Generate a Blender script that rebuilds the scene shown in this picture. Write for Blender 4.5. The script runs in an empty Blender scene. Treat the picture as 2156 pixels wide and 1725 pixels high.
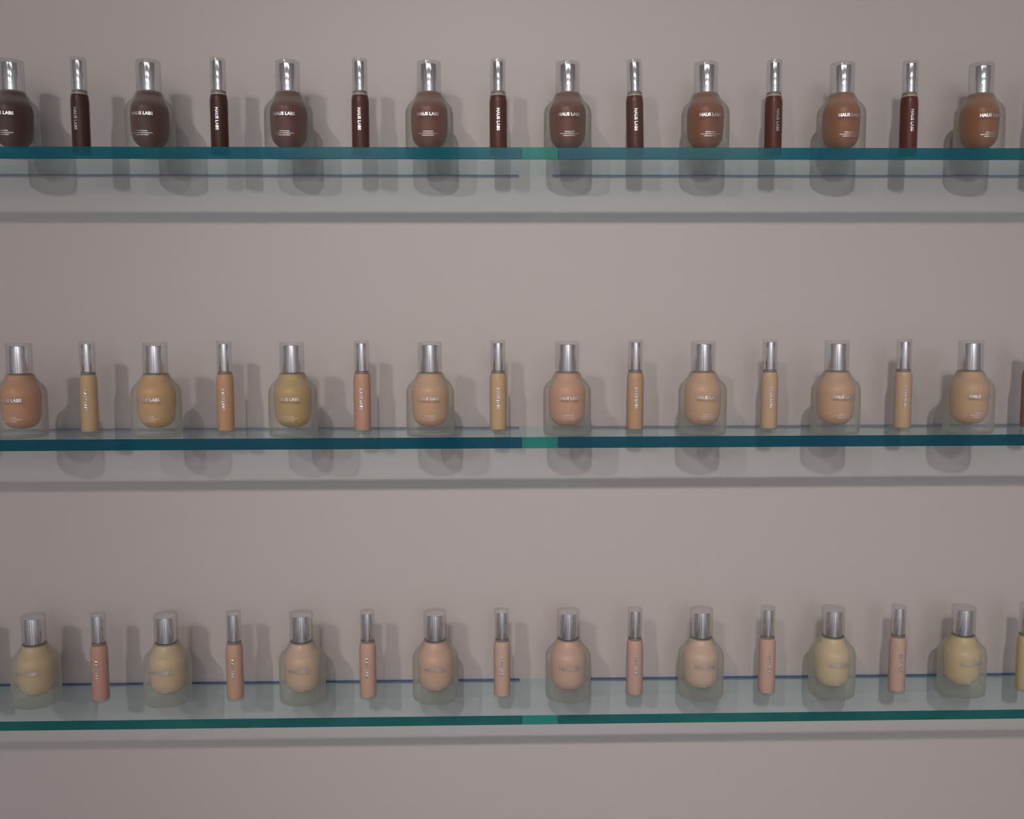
import bpy, bmesh, math, random
from mathutils import Vector
random.seed(4)
sc = bpy.context.scene
MM = 0.001
Z0 = 1.375                      # world height of the reference level of the shelf unit
# ------------------------------------------------------------------ camera
cam_d = bpy.data.cameras.new('camera'); cam = bpy.data.objects.new('camera', cam_d)
sc.collection.objects.link(cam); sc.camera = cam
YAW, PIT, ROL = 0.022812, 0.088866, -0.002592
CAM = Vector((-14.10, -848.28, 74.76))
f0 = Vector((math.sin(YAW)*math.cos(PIT), math.cos(YAW)*math.cos(PIT), -math.sin(PIT)))
r0 = Vector((math.cos(YAW), -math.sin(YAW), 0)); u0 = r0.cross(f0)
rv = r0*math.cos(ROL)+u0*math.sin(ROL); uv = -r0*math.sin(ROL)+u0*math.cos(ROL)
from mathutils import Matrix
M = Matrix((rv, uv, -f0)).transposed().to_4x4()
M.translation = Vector((CAM.x*MM, CAM.y*MM, CAM.z*MM+Z0))
cam.matrix_world = M
cam_d.sensor_fit = 'HORIZONTAL'; cam_d.sensor_width = 36; cam_d.lens = 36*2000/2156
cam_d.clip_start = 0.02; cam_d.clip_end = 60
# ------------------------------------------------------------------ world, lights, exposure
w = bpy.data.worlds.new('world'); sc.world = w; w.use_nodes = True
w.node_tree.nodes['Background'].inputs[0].default_value = (0.8, 0.82, 0.9, 1)
w.node_tree.nodes['Background'].inputs[1].default_value = 0.05
def spot(name, loc, aim, power, color, size, blend, radius):
    l = bpy.data.lights.new(name, 'SPOT'); l.energy = power; l.color = color
    l.spot_size = math.radians(size); l.spot_blend = blend; l.shadow_soft_size = radius
    o = bpy.data.objects.new(name, l); sc.collection.objects.link(o); o.location = loc
    o.rotation_euler = (Vector(aim)-Vector(loc)).to_track_quat('-Z', 'Y').to_euler()
    return o
spot('spot_lamp', (-0.26, -2.75, Z0+1.49), (0.28, 0, Z0-0.04), 100, (1.0, 0.94, 0.90), 27, 1.0, 0.045)
spot('spot_lamp', (-1.22, -2.75, Z0+1.49), (-0.20, 0, Z0-0.05), 72, (1.0, 0.94, 0.90), 24, 1.0, 0.045)
def area(name, loc, sx, sy, power, color):
    l = bpy.data.lights.new(name, 'AREA'); l.shape = 'RECTANGLE'; l.size = sx; l.size_y = sy
    l.energy = power; l.color = color
    o = bpy.data.objects.new(name, l); sc.collection.objects.link(o); o.location = loc
    return o
area('ceiling_fill_light', (0.3, -3.3, 2.98), 3.0, 0.5, 8, (1.0, 0.95, 0.93))  # unseen panel, added as ambient fill
area('ceiling_fill_light', (0.3, -5.0, 2.98), 3.6, 0.7, 24, (1.0, 0.95, 0.93))  # more added fill, deeper in the room
area('ceiling_fill_light', (0.3, -7.2, 2.98), 4.0, 0.9, 112, (0.97, 0.97, 1.0))  # added to brighten the far room that the chrome reflects
sc.view_settings.view_transform = 'Standard'; sc.view_settings.look = 'None'
sc.view_settings.gamma = 1; sc.view_settings.use_curve_mapping = False
sc.view_settings.exposure = -0.40
cy = sc.cycles
cy.max_bounces = 14; cy.transmission_bounces = 12; cy.transparent_max_bounces = 24
cy.glossy_bounces = 6; cy.diffuse_bounces = 4
cy.caustics_refractive = True; cy.caustics_reflective = False; cy.blur_glossy = 0.3
cy.sample_clamp_indirect = 4
cy.use_denoising = True
# ------------------------------------------------------------------ helpers
def lin(c):
    return tuple(((v/255)/12.92 if v/255 <= .04045 else ((v/255+.055)/1.055)**2.4) for v in c)
def mat(name, col, rough=.5, metal=0, spec=.5, var=0.0, vscale=8, bump=0.0, bscale=200):
    m = bpy.data.materials.new(name); m.use_nodes = True
    nt = m.node_tree; b = nt.nodes['Principled BSDF']
    b.inputs['Base Color'].default_value = (*col, 1); b.inputs['Roughness'].default_value = rough
    b.inputs['Metallic'].default_value = metal; b.inputs['Specular IOR Level'].default_value = spec
    tc = nt.nodes.new('ShaderNodeTexCoord')
    if var:
        n = nt.nodes.new('ShaderNodeTexNoise'); n.inputs['Scale'].default_value = vscale
        n.inputs['Detail'].default_value = 3
        nt.links.new(tc.outputs['Object'], n.inputs['Vector'])
        mx = nt.nodes.new('ShaderNodeMix'); mx.data_type = 'RGBA'
        mx.inputs['A'].default_value = (*[c*(1-var) for c in col], 1)
        mx.inputs['B'].default_value = (*[min(1, c*(1+var)) for c in col], 1)
        nt.links.new(n.outputs['Fac'], mx.inputs['Factor'])
        nt.links.new(mx.outputs['Result'], b.inputs['Base Color'])
    if bump:
        n = nt.nodes.new('ShaderNodeTexNoise'); n.inputs['Scale'].default_value = bscale
        nt.links.new(tc.outputs['Object'], n.inputs['Vector'])
        bp = nt.nodes.new('ShaderNodeBump'); bp.inputs['Strength'].default_value = bump
        bp.inputs['Distance'].default_value = .001
        nt.links.new(n.outputs['Fac'], bp.inputs['Height']); nt.links.new(bp.outputs['Normal'], b.inputs['Normal'])
    return m
def soften(m):
    """thin film of liquid at the rim lets light through"""
    nt = m.node_tree; b = nt.nodes['Principled BSDF']; out = nt.nodes['Material Output']
    lw = nt.nodes.new('ShaderNodeLayerWeight'); lw.inputs['Blend'].default_value = .5
    mr = nt.nodes.new('ShaderNodeMapRange'); mr.interpolation_type = 'SMOOTHSTEP'
    mr.inputs['From Min'].default_value = .62; mr.inputs['From Max'].default_value = 1.0
    mr.inputs['To Min'].default_value = 0; mr.inputs['To Max'].default_value = .8
    tr = nt.nodes.new('ShaderNodeBsdfTransparent'); ms = nt.nodes.new('ShaderNodeMixShader')
    nt.links.new(lw.outputs['Facing'], mr.inputs['Value']); nt.links.new(mr.outputs[0], ms.inputs[0])
    nt.links.new(b.outputs[0], ms.inputs[1]); nt.links.new(tr.outputs[0], ms.inputs[2]); nt.links.new(ms.outputs[0], out.inputs[0])
def haze_mat(name, clear, haze, f_lo, f_hi, rough, power=1.6, gloss=.5, gmin=.04):
    """thin glass: clear see-through share, frosted share rising toward the grazing rim, schlick-like sheen"""
    m = bpy.data.materials.new(name); m.use_nodes = True
    nt = m.node_tree; nt.nodes.clear(); N = nt.nodes.new; L = nt.links.new
    out = N('ShaderNodeOutputMaterial')
    tr = N('ShaderNodeBsdfTransparent'); tr.inputs[0].default_value = (*clear, 1)
    df = N('ShaderNodeBsdfDiffuse'); df.inputs[0].default_value = (*haze, 1)
    tl = N('ShaderNodeBsdfTranslucent'); tl.inputs[0].default_value = (*haze, 1)
    hz = N('ShaderNodeMixShader'); hz.inputs[0].default_value = .5
    L(df.outputs[0], hz.inputs[1]); L(tl.outputs[0], hz.inputs[2])
    lw = N('ShaderNodeLayerWeight'); lw.inputs['Blend'].default_value = .5
    pw = N('ShaderNodeMath'); pw.operation = 'POWER'; L(lw.outputs['Facing'], pw.inputs[0]); pw.inputs[1].default_value = power
    mr = N('ShaderNodeMapRange'); L(pw.outputs[0], mr.inputs['Value'])
    mr.inputs['To Min'].default_value = f_lo; mr.inputs['To Max'].default_value = f_hi
    m1 = N('ShaderNodeMixShader'); L(mr.outputs[0], m1.inputs[0]); L(tr.outputs[0], m1.inputs[1]); L(hz.outputs[0], m1.inputs[2])
    gl = N('ShaderNodeBsdfGlossy'); gl.inputs['Roughness'].default_value = rough; gl.inputs['Color'].default_value = (1, 1, 1, 1)
    p5 = N('ShaderNodeMath'); p5.operation = 'POWER'; L(lw.outputs['Facing'], p5.inputs[0]); p5.inputs[1].default_value = 5
    mg = N('ShaderNodeMapRange'); L(p5.outputs[0], mg.inputs['Value'])
    mg.inputs['To Min'].default_value = gmin; mg.inputs['To Max'].default_value = gloss
    m2 = N('ShaderNodeMixShader'); L(mg.outputs[0], m2.inputs[0]); L(m1.outputs[0], m2.inputs[1]); L(gl.outputs[0], m2.inputs[2])
    L(m2.outputs[0], out.inputs[0])
    return m
def glass_mat(name, col, rough=0.0):
    m = bpy.data.materials.new(name); m.use_nodes = True
    nt = m.node_tree; nt.nodes.clear()
    out = nt.nodes.new('ShaderNodeOutputMaterial'); g = nt.nodes.new('ShaderNodeBsdfGlass')
    g.inputs['Color'].default_value = (*col, 1); g.inputs['Roughness'].default_value = rough
    g.inputs['IOR'].default_value = 1.5
    nt.links.new(g.outputs[0], out.inputs[0]); return m
def edge_mat(name, c1, c2, clear, fac):
    """cut edge of float glass: deep teal body colour, partly see-through, polished"""
    m = bpy.data.materials.new(name); m.use_nodes = True
    nt = m.node_tree; N = nt.nodes.new; L = nt.links.new
    b = nt.nodes['Principled BSDF']; out = nt.nodes['Material Output']
    b.inputs['Roughness'].default_value = .12; b.inputs['Specular IOR Level'].default_value = .25
    tc = N('ShaderNodeTexCoord'); mp = N('ShaderNodeMapping'); mp.inputs['Scale'].default_value = (9, .1, .1)
    n = N('ShaderNodeTexNoise'); n.inputs['Scale'].default_value = 1; n.inputs['Detail'].default_value = 2
    L(tc.outputs['Object'], mp.inputs[0]); L(mp.outputs[0], n.inputs['Vector'])
    cr = N('ShaderNodeMapRange'); L(n.outputs['Fac'], cr.inputs['Value'])
    cr.inputs['From Min'].default_value = .35; cr.inputs['From Max'].default_value = .65
    mx = N('ShaderNodeMix'); mx.data_type = 'RGBA'; L(cr.outputs[0], mx.inputs['Factor'])
    mx.inputs['A'].default_value = (*c1, 1); mx.inputs['B'].default_value = (*c2, 1)
    L(mx.outputs['Result'], b.inputs['Base Color'])
    tr = N('ShaderNodeBsdfTransparent'); tr.inputs[0].default_value = (*clear, 1)
    ms = N('ShaderNodeMixShader'); ms.inputs[0].default_value = fac
    L(tr.outputs[0], ms.inputs[1]); L(b.outputs[0], ms.inputs[2]); L(ms.outputs[0], out.inputs[0])
    return m
def link(name, me, parent=None, smooth=False):
    if smooth:
        for p in me.polygons: p.use_smooth = True
    o = bpy.data.objects.new(name, me); sc.collection.objects.link(o)
    if parent: o.parent = parent
    return o
def box_me(name, x0, x1, y0, y1, z0, z1, mats, bevel=0.0, seg=2, open_x=False):
    bm = bmesh.new(); bmesh.ops.create_cube(bm, size=1)
    for vtx in bm.verts:
        vtx.co = Vector((x0 if vtx.co.x < 0 else x1, y0 if vtx.co.y < 0 else y1, z0 if vtx.co.z < 0 else z1))
    bm.normal_update()
    if bevel: bmesh.ops.bevel(bm, geom=bm.edges[:], offset=bevel, segments=seg, affect='EDGES', profile=.5)
    if open_x:   # panes meet flush end to end
        bmesh.ops.delete(bm, geom=[f for f in bm.faces if abs(f.normal.x) > .9], context='FACES')
    me = bpy.data.meshes.new(name); bm.to_mesh(me); bm.free()
    for m in mats: me.materials.append(m)
    return me
def lathe(name, prof, m, seg=48, sharp=()):
    """prof: list of (r,z) mm, closes on axis at r=0"""
    bm = bmesh.new(); rings = []
    for r, z in prof:
        if r <= 1e-6: rings.append([bm.verts.new((0, 0, z*MM))])
        else: rings.append([bm.verts.new((r*MM*math.cos(2*math.pi*k/seg), r*MM*math.sin(2*math.pi*k/seg), z*MM)) for k in range(seg)])
    for a, b in zip(rings, rings[1:]):
        for k in range(seg):
            k2 = (k+1) % seg
            if len(a) == 1 and len(b) == 1: continue
            if len(a) == 1: bm.faces.new((a[0], b[k2], b[k]))
            elif len(b) == 1: bm.faces.new((a[k], a[k2], b[0]))
            else: bm.faces.new((a[k], a[k2], b[k2], b[k]))
    bmesh.ops.recalc_face_normals(bm, faces=bm.faces[:])
    me = bpy.data.meshes.new(name); bm.to_mesh(me); bm.free(); me.materials.append(m)
    for p in me.polygons: p.use_smooth = True
    return me
def fillet(pts, n=4):
    """round the interior corners of a (r,z,radius) polyline"""
    out = []
    for i, q in enumerate(pts):
        rad = q[2] if len(q) > 2 else 0
        if rad <= 0 or i == 0 or i == len(pts)-1: out.append((q[0], q[1])); continue
        p = Vector(q[:2]); a = Vector(pts[i-1][:2]); b = Vector(pts[i+1][:2])
        da = (a-p).normalized(); db = (b-p).normalized()
        pa = p+da*rad; pb = p+db*rad
        for k in range(n+1):
            t = k/n; s = pa.lerp(p, t).lerp(p.lerp(pb, t), t); out.append((s.x, s.y))
    return out
def smooth_prof(pts, n=5):
    """Catmull-Rom curve through (r,z) points"""
    P = [Vector(q) for q in pts]; P = [2*P[0]-P[1]]+P+[2*P[-1]-P[-2]]; out = []
    for i in range(1, len(P)-2):
        a, b, c, d = P[i-1:i+3]
        for k in range(n):
            t = k/n
            v = .5*((2*b)+(c-a)*t+(2*a-5*b+4*c-d)*t*t+(3*b-a-3*c+d)*t**3); out.append((v.x, v.y))
    out.append((P[-2].x, P[-2].y)); return out
def text_mesh(name, lines, radius, m, vertical=False):
    """lines: (text, cap height mm, width mm, centre z mm). Flat print bent round a cylinder facing -Y"""
    V, F = [], []
    for txt, hgt, wid, zc, bold in lines:
        cu = bpy.data.curves.new('t', 'FONT'); cu.body = txt; cu.size = 1; cu.resolution_u = 2
        cu.offset = bold; cu.align_x = 'LEFT'
        ob = bpy.data.objects.new('t', cu); sc.collection.objects.link(ob)
        bpy.context.view_layer.update()
        dg = bpy.context.evaluated_depsgraph_get(); me = ob.evaluated_get(dg).to_mesh()
        xs = [v.co.x for v in me.vertices]; ys = [v.co.y for v in me.vertices]
        x0, x1, y0, y1 = min(xs), max(xs), min(ys), max(ys)
        base = len(V)
        for v in me.vertices:
            s = ((v.co.x-x0)/(x1-x0)-.5)*wid; t = ((v.co.y-y0)/(y1-y0)-.5)*hgt
            if vertical: s, t = t, -s
            a = s/radius; R = radius+.10
            V.append((R*math.sin(a)*MM, -R*math.cos(a)*MM, (zc+t)*MM))
        for p in me.polygons: F.append([base+i for i in p.vertices])
        bpy.data.objects.remove(ob); bpy.data.curves.remove(cu)
    me = bpy.data.meshes.new(name); me.from_pydata(V, [], F); me.materials.append(m)
    return me
# ------------------------------------------------------------------ the room
wall_m = mat('wall_paint', (.70, .635, .61), .42, spec=.35, var=.025, vscale=3, bump=.05, bscale=260)
ceil_m = mat('ceiling_paint', (.75, .74, .73), .8)
floor_m = mat('floor_stone', (.43, .42, .43), .4, var=.15, vscale=4)
far_m = mat('far_wall_paint', (.85, .83, .84), .6)
dark_m = mat('added_column_dark', (.05, .045, .05), .5)
def struct(name, *a, **k):
    o = link(name, box_me(name, *a, **k)); o['kind'] = 'structure'; return o
wall = struct('wall_back', -2.6, 2.6, 0, .12, 0, 3.0, [wall_m])
struct('floor', -2.6, 2.6, -8, 0.12, -.1, 0, [floor_m])
struct('ceiling', -2.6, 2.6, -8, 0.12, 3.0, 3.1, [ceil_m])
struct('wall_left', -2.72, -2.6, -8, .12, 0, 3.0, [far_m])
struct('wall_right', 2.6, 2.72, -8, .12, 0, 3.0, [far_m])
struct('wall_front', -2.6, 2.6, -8.12, -8, 0, 3.0, [far_m])
struct('added_column_1', -0.36, -0.10, -3.4, -3.2, 0, 3.0, [dark_m])  # unseen column, added to put a dark reflected line in the chrome
struct('added_column_2', 1.75, 1.9, -5.2, -4.9, 0, 3.0, [dark_m])  # added out of view for dark contrast in the chrome reflections
struct('added_column_3', -2.2, -2.0, -5.2, -4.9, 0, 3.0, [dark_m])  # same on the left, added only for the chrome to reflect
# ------------------------------------------------------------------ glass shelves
D = 84.86
face_m = haze_mat('shelf_glass', (.925, .992, .998), (.55, .62, .60), .0, .0, .02, 1.0, .5, .012)
edges = {1: edge_mat('shelf_cut_edge', (.006, .15, .25), (.012, .17, .20), (.10, .42, .50), .66),
         2: edge_mat('shelf_cut_edge', (.004, .085, .16), (.006, .105, .15), (.06, .30, .38), .72),
         3: edge_mat('shelf_cut_edge', (.006, .085, .10), (.020, .17, .15), (.08, .42, .42), .66)}
piped_light_m = edge_mat('shelf_piped_light_edge', (.012, .28, .24), (.012, .28, .24), (.15, .62, .56), .66)  # lighter green imitates light piped through the glass to this edge
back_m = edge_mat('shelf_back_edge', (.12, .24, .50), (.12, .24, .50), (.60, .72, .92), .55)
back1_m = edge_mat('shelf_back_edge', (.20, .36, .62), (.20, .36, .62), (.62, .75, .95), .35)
SH = {1: (214.17, 9.3), 2: (-15.82, 9.1), 3: (-248.86, 7.9)}
words = {1: 'top', 2: 'middle', 3: 'bottom'}
for n, (z, t) in SH.items():
    sh = bpy.data.objects.new('glass_shelf', None); sc.collection.objects.link(sh)
    sh.location = (0, 0, Z0+z*MM)
    sh['label'] = {1: 'top green-edged clear glass shelf carrying the darkest brown shades',
                   2: 'middle green-edged clear glass shelf carrying the tan shades',
                   3: 'bottom green-edged clear glass shelf carrying the palest shades'}[n]
    sh['category'] = 'shelf'; sh['group'] = 'glass shelves on the white wall'
    for nm, x0, x1, em in (('pane', -1.3, .0116, edges[n]), ('piped_light_piece', .0117, .0404, piped_light_m), ('pane', .0405, 1.3, edges[n])):
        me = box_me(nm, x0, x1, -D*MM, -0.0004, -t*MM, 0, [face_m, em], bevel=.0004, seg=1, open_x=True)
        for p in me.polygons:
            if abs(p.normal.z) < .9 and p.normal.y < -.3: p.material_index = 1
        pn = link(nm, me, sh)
        if nm == 'piped_light_piece': pn['label'] = 'brighter green piece of pane, coloured to imitate light piped through the glass'
        elif True:
            zc = -.0006 if n > 1 else -t*MM+.0003
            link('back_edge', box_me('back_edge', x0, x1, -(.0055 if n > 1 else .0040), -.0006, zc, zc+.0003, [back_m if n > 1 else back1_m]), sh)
# ------------------------------------------------------------------ bottle and tube meshes
frost_m = haze_mat('frosted_glass', (.98, .985, .975), (.70, .72, .66), .06, .85, .35, 1.0, .25, .02)
tubefrost_m = haze_mat('frosted_tube', (.98, .985, .975), (.60, .62, .58), .05, .40, .3, 1.7, .25, .02)
clear_m = haze_mat('clear_plastic', (.945, .95, .95), (.5, .5, .5), .01, .30, .04, 2.2, .40, .035)
chrome_m = mat('chrome', (.94, .93, .945), .07, metal=1)
seal_m = mat('grey_seal', (.30, .27, .25), .5)
pale_m = mat('pale_band', (.62, .50, .44), .5)
silver_m = mat('silver_print', (.88, .87, .88), .30, metal=1)
body = [(0, 0)]+smooth_prof([(17.6, 0), (19.0, .7), (19.5, 2.4), (19.7, 8), (19.75, 18), (19.75, 28), (19.7, 34.5), (19.2, 38.2), (17.8, 41.2), (15.2, 44.1), (12.6, 47), (11.0, 50), (10.5, 51.3)])+[(10.2, 51.5), (0, 51.5)]
m_body = lathe('glass_body', body, frost_m, 56)
liq = [(0, 6.6)]+smooth_prof([(3, 6.7), (7.5, 7.6), (11.5, 10.4), (14.0, 15), (15.0, 22), (15.3, 30), (15.2, 36), (14.2, 40.5), (12.2, 44.5), (10.4, 48), (9.7, 50.6)])+[(0, 50.6)]
m_collar = lathe('collar', fillet([(0, 50.7), (9.3, 50.7, .3), (9.3, 51.8, .3), (0, 51.8)]), seal_m, 40)
m_cap = lathe('clear_cap', fillet([(0, 51.9), (9.8, 51.9, .4), (9.8, 76.8, .7), (0, 76.8)]), clear_m, 48)
m_chrome = lathe('chrome_pump', fillet([(0, 52.0), (8.0, 52.0, .3), (8.0, 74.4, .5), (0, 74.4)]), chrome_m, 48)
tube = fillet([(0, 0), (7.3, 0, .8), (7.4, 10, .5), (7.4, 45, 2), (6.5, 49.5, 1), (6.2, 51.4, .4), (0, 51.4)], 4)
m_tube = lathe('glass_tube', tube, tubefrost_m, 40)
tliq_dark = fillet([(0, 1.4), (6.9, 1.4, .8), (6.95, 44, 2), (6.2, 48.4, .4), (0, 48.4)], 3)
tliq_pale = fillet([(0, 1.6), (6.9, 1.6, .8), (6.95, 45, 2), (6.1, 49.6, .4), (0, 49.6)], 3)
m_tring = lathe('collar', fillet([(0, 49.8), (5.7, 49.8, .3), (5.7, 51.8, .3), (0, 51.8)]), seal_m, 32)
m_tpale = lathe('pale_band', fillet([(0, 48.3), (6.3, 48.3, .1), (6.0, 49.7, .1), (0, 49.7)]), pale_m, 32)
m_tcap = lathe('clear_cap', fillet([(0, 51.8), (6.15, 51.8, .3), (6.1, 77.6, .5), (0, 77.6)]), clear_m, 40)
m_tchrome = lathe('chrome_sleeve', fillet([(0, 51.9), (5.0, 51.9, .2), (5.0, 75.4, .4), (0, 75.4)]), chrome_m, 40)
m_text = text_mesh('lettering', [('HAUS LABS', 2.75, 18.0, 31.2, .034)], 19.7, silver_m)
m_small = text_mesh('small_lettering', [('TRICLONE', .85, 8.6, 17.3, .0), ('SKIN TECH FOUNDATION', .85, 16.2, 15.7, .0), ('FOND DE TEINT', .85, 10.4, 14.1, .0)], 19.7, silver_m)
m_vtext = text_mesh('lettering', [('HAUS LABS', 2.6, 18.0, 28.4, .030)], 7.4, silver_m, vertical=True)
liq_cache = {}
def liquid(kind, rgb):
    k = (kind, rgb)
    if k not in liq_cache:
        r, g, b = lin(rgb); g0 = 1.0
        m = mat('foundation_liquid', (min(.9, r*g0), min(.9, g*g0), min(.9, b*g0)), .6, spec=.12, var=.05, vscale=60)
        if kind == 'b': soften(m)
        liq_cache[k] = lathe('liquid', {'b': liq, 'd': tliq_dark, 'p': tliq_pale}[kind], m, 48 if kind == 'b' else 36)
    return liq_cache[k]
def root(name, x, y, z, lab, cat, grp, rz=0, lean=0):
    o = bpy.data.objects.new(name, None); sc.collection.objects.link(o)
    o.location = (x, y, z); o.rotation_euler = (0, math.radians(lean), math.radians(rz))
    o['label'] = lab; o['category'] = cat; o['group'] = grp; o.empty_display_size = .01
    return o
def px_to_x(px, py, y):
    d = f0+rv*((px-1078)/2000)-uv*((py-862.5)/2000)
    return CAM.x+d.x*(y-CAM.y)/d.y
ORD = ['leftmost', 'second', 'third', 'fourth', 'fifth', 'sixth', 'seventh', 'eighth']
rows = {
 1: dict(y=260, b=[29, 316, 608, 904, 1195, 1485, 1771, 2062], by=45, t=[170, 462, 759, 1049, 1338, 1628, 1913, 2200], ty=40,
   bc=[(81,22,20),(93,44,34),(112,54,44),(129,73,57),(124,70,52),(152,87,55),(169,106,72),(167,106,67)],
   tc=[(82,40,30),(78,34,25),(98,48,38),(102,54,42),(106,62,49),(105,50,37),(109,47,36),(109,47,36)],
   bn=['blackish brown','deep espresso brown','dark reddish brown','dark mahogany brown','rich chestnut brown','warm golden brown','caramel brown','olive-toned golden brown'],
   tn=['blackish brown','deep espresso brown','dark reddish brown','cocoa brown','dusty chestnut brown','russet brown','deep brick brown','brick brown']),
 2: dict(y=850, b=[45, 330, 617, 906, 1194, 1479, 1759, 2040], by=22, t=[188, 475, 763, 1049, 1337, 1619, 1900, 2168], ty=45,
   bc=[(229,170,134),(231,185,133),(216,180,124),(231,184,150),(230,178,149),(231,186,153),(231,186,153),(231,189,153)],
   tc=[(232,195,149),(230,178,139),(230,176,149),(231,193,151),(223,180,143),(232,193,159),(232,193,160),(164,122,103)],
   bn=['tan brown','amber tan','olive golden tan','warm peach beige','rosy peach beige','sandy tan beige','soft apricot beige','golden sand beige'],
   tn=['olive tan','orange tan','rosy peach','golden tan','honey tan','sandy beige','light apricot beige','brown']),
 3: dict(y=1420, b=[76, 353, 637, 917, 1196, 1475, 1751, 2024], by=42, t=[211, 495, 775, 1057, 1336, 1614, 1888, 2157], ty=43,
   bc=[(233,205,164),(233,205,169),(233,198,173),(232,189,166),(232,189,169),(233,199,178),(234,209,174),(233,208,165)],
   tc=[(230,175,157),(231,184,157),(232,189,168),(232,194,176),(231,187,170),(232,190,172),(232,192,176),(234,211,161)],
   bn=['pale golden sand','pale sand beige','pale peach','peachy pink beige','soft pink beige','pale rose ivory','pale yellow ivory','light yellow beige'],
   tn=['dusty rose beige','light tan beige','muted peach beige','greyish beige','muted rose beige','pale peach','pale pink peach','pale yellow']),
}
def make_bottle(x, y, z, rgb, lab, n):
    o = root('foundation_bottle', x, y, z, lab, 'bottle', f'foundation bottles on the {words[n]} shelf')
    link('glass_body', m_body, o); link('liquid', liquid('b', rgb), o)
    link('collar', m_collar, o)
    link('clear_cap', m_cap, o); link('chrome_pump', m_chrome, o)
    link('lettering', m_text, o); link('small_lettering', m_small, o)
def make_tube(x, y, z, rgb, lab, n, rz=0, lean=0):
    o = root('concealer_tube', x, y, z, lab, 'concealer', f'concealer tubes on the {words[n]} shelf', rz, lean)
    link('glass_tube', m_tube, o); link('liquid', liquid('d' if n == 1 else 'p', rgb), o)
    if n == 1: link('pale_band', m_tpale, o)
    link('collar', m_tring, o); link('clear_cap', m_tcap, o); link('chrome_sleeve', m_tchrome, o)
    link('lettering', m_vtext, o)
for n, R in rows.items():
    z, t = SH[n]; zz = Z0+(z+.05)*MM
    for i in range(8):
        y = -D+R['by']; x = px_to_x(R['b'][i], R['y'], y)
        lab = f"frosted bottle of {R['bn'][i]} foundation, {ORD[i]} bottle from the left on the {words[n]} shelf"
        if i == 0: lab = f"frosted bottle of {R['bn'][i]} foundation, leftmost bottle on the {words[n]} shelf"
        make_bottle(x*MM, y*MM, zz, R['bc'][i], lab, n)
        y = -D+R['ty']; x = px_to_x(R['t'][i], R['y'], y)
        lab = f"slim tube of {R['tn'][i]} concealer, {ORD[i]} tube from the left on the {words[n]} shelf"
        if i == 0: lab = f"slim tube of {R['tn'][i]} concealer, leftmost tube on the {words[n]} shelf"
        if i == 7: lab = f"slim tube of {R['tn'][i]} concealer cut off by the right edge, {words[n]} shelf"
        if (n, i) == (1, 7): lab = 'slim tube of brick brown concealer, right of the last bottle on the top shelf'
        make_tube(x*MM, y*MM, zz, R['tc'][i], lab, n, rz={(1, 5): 14, (1, 0): -10}.get((n, i), 0), lean={(1, 4): -1.2}.get((n, i), 0))
# tubes just left of the frame whose shadows fall into it
for n, px in ((2, -98), (3, -72)):
    R = rows[n]; y = -D+R['ty']; x = px_to_x(px, R['y'], y); z, t = SH[n]
    make_tube(x*MM, y*MM, Z0+(z+.05)*MM, R['tc'][0], f'slim tube of beige concealer standing left of the leftmost bottle on the {words[n]} shelf', n)
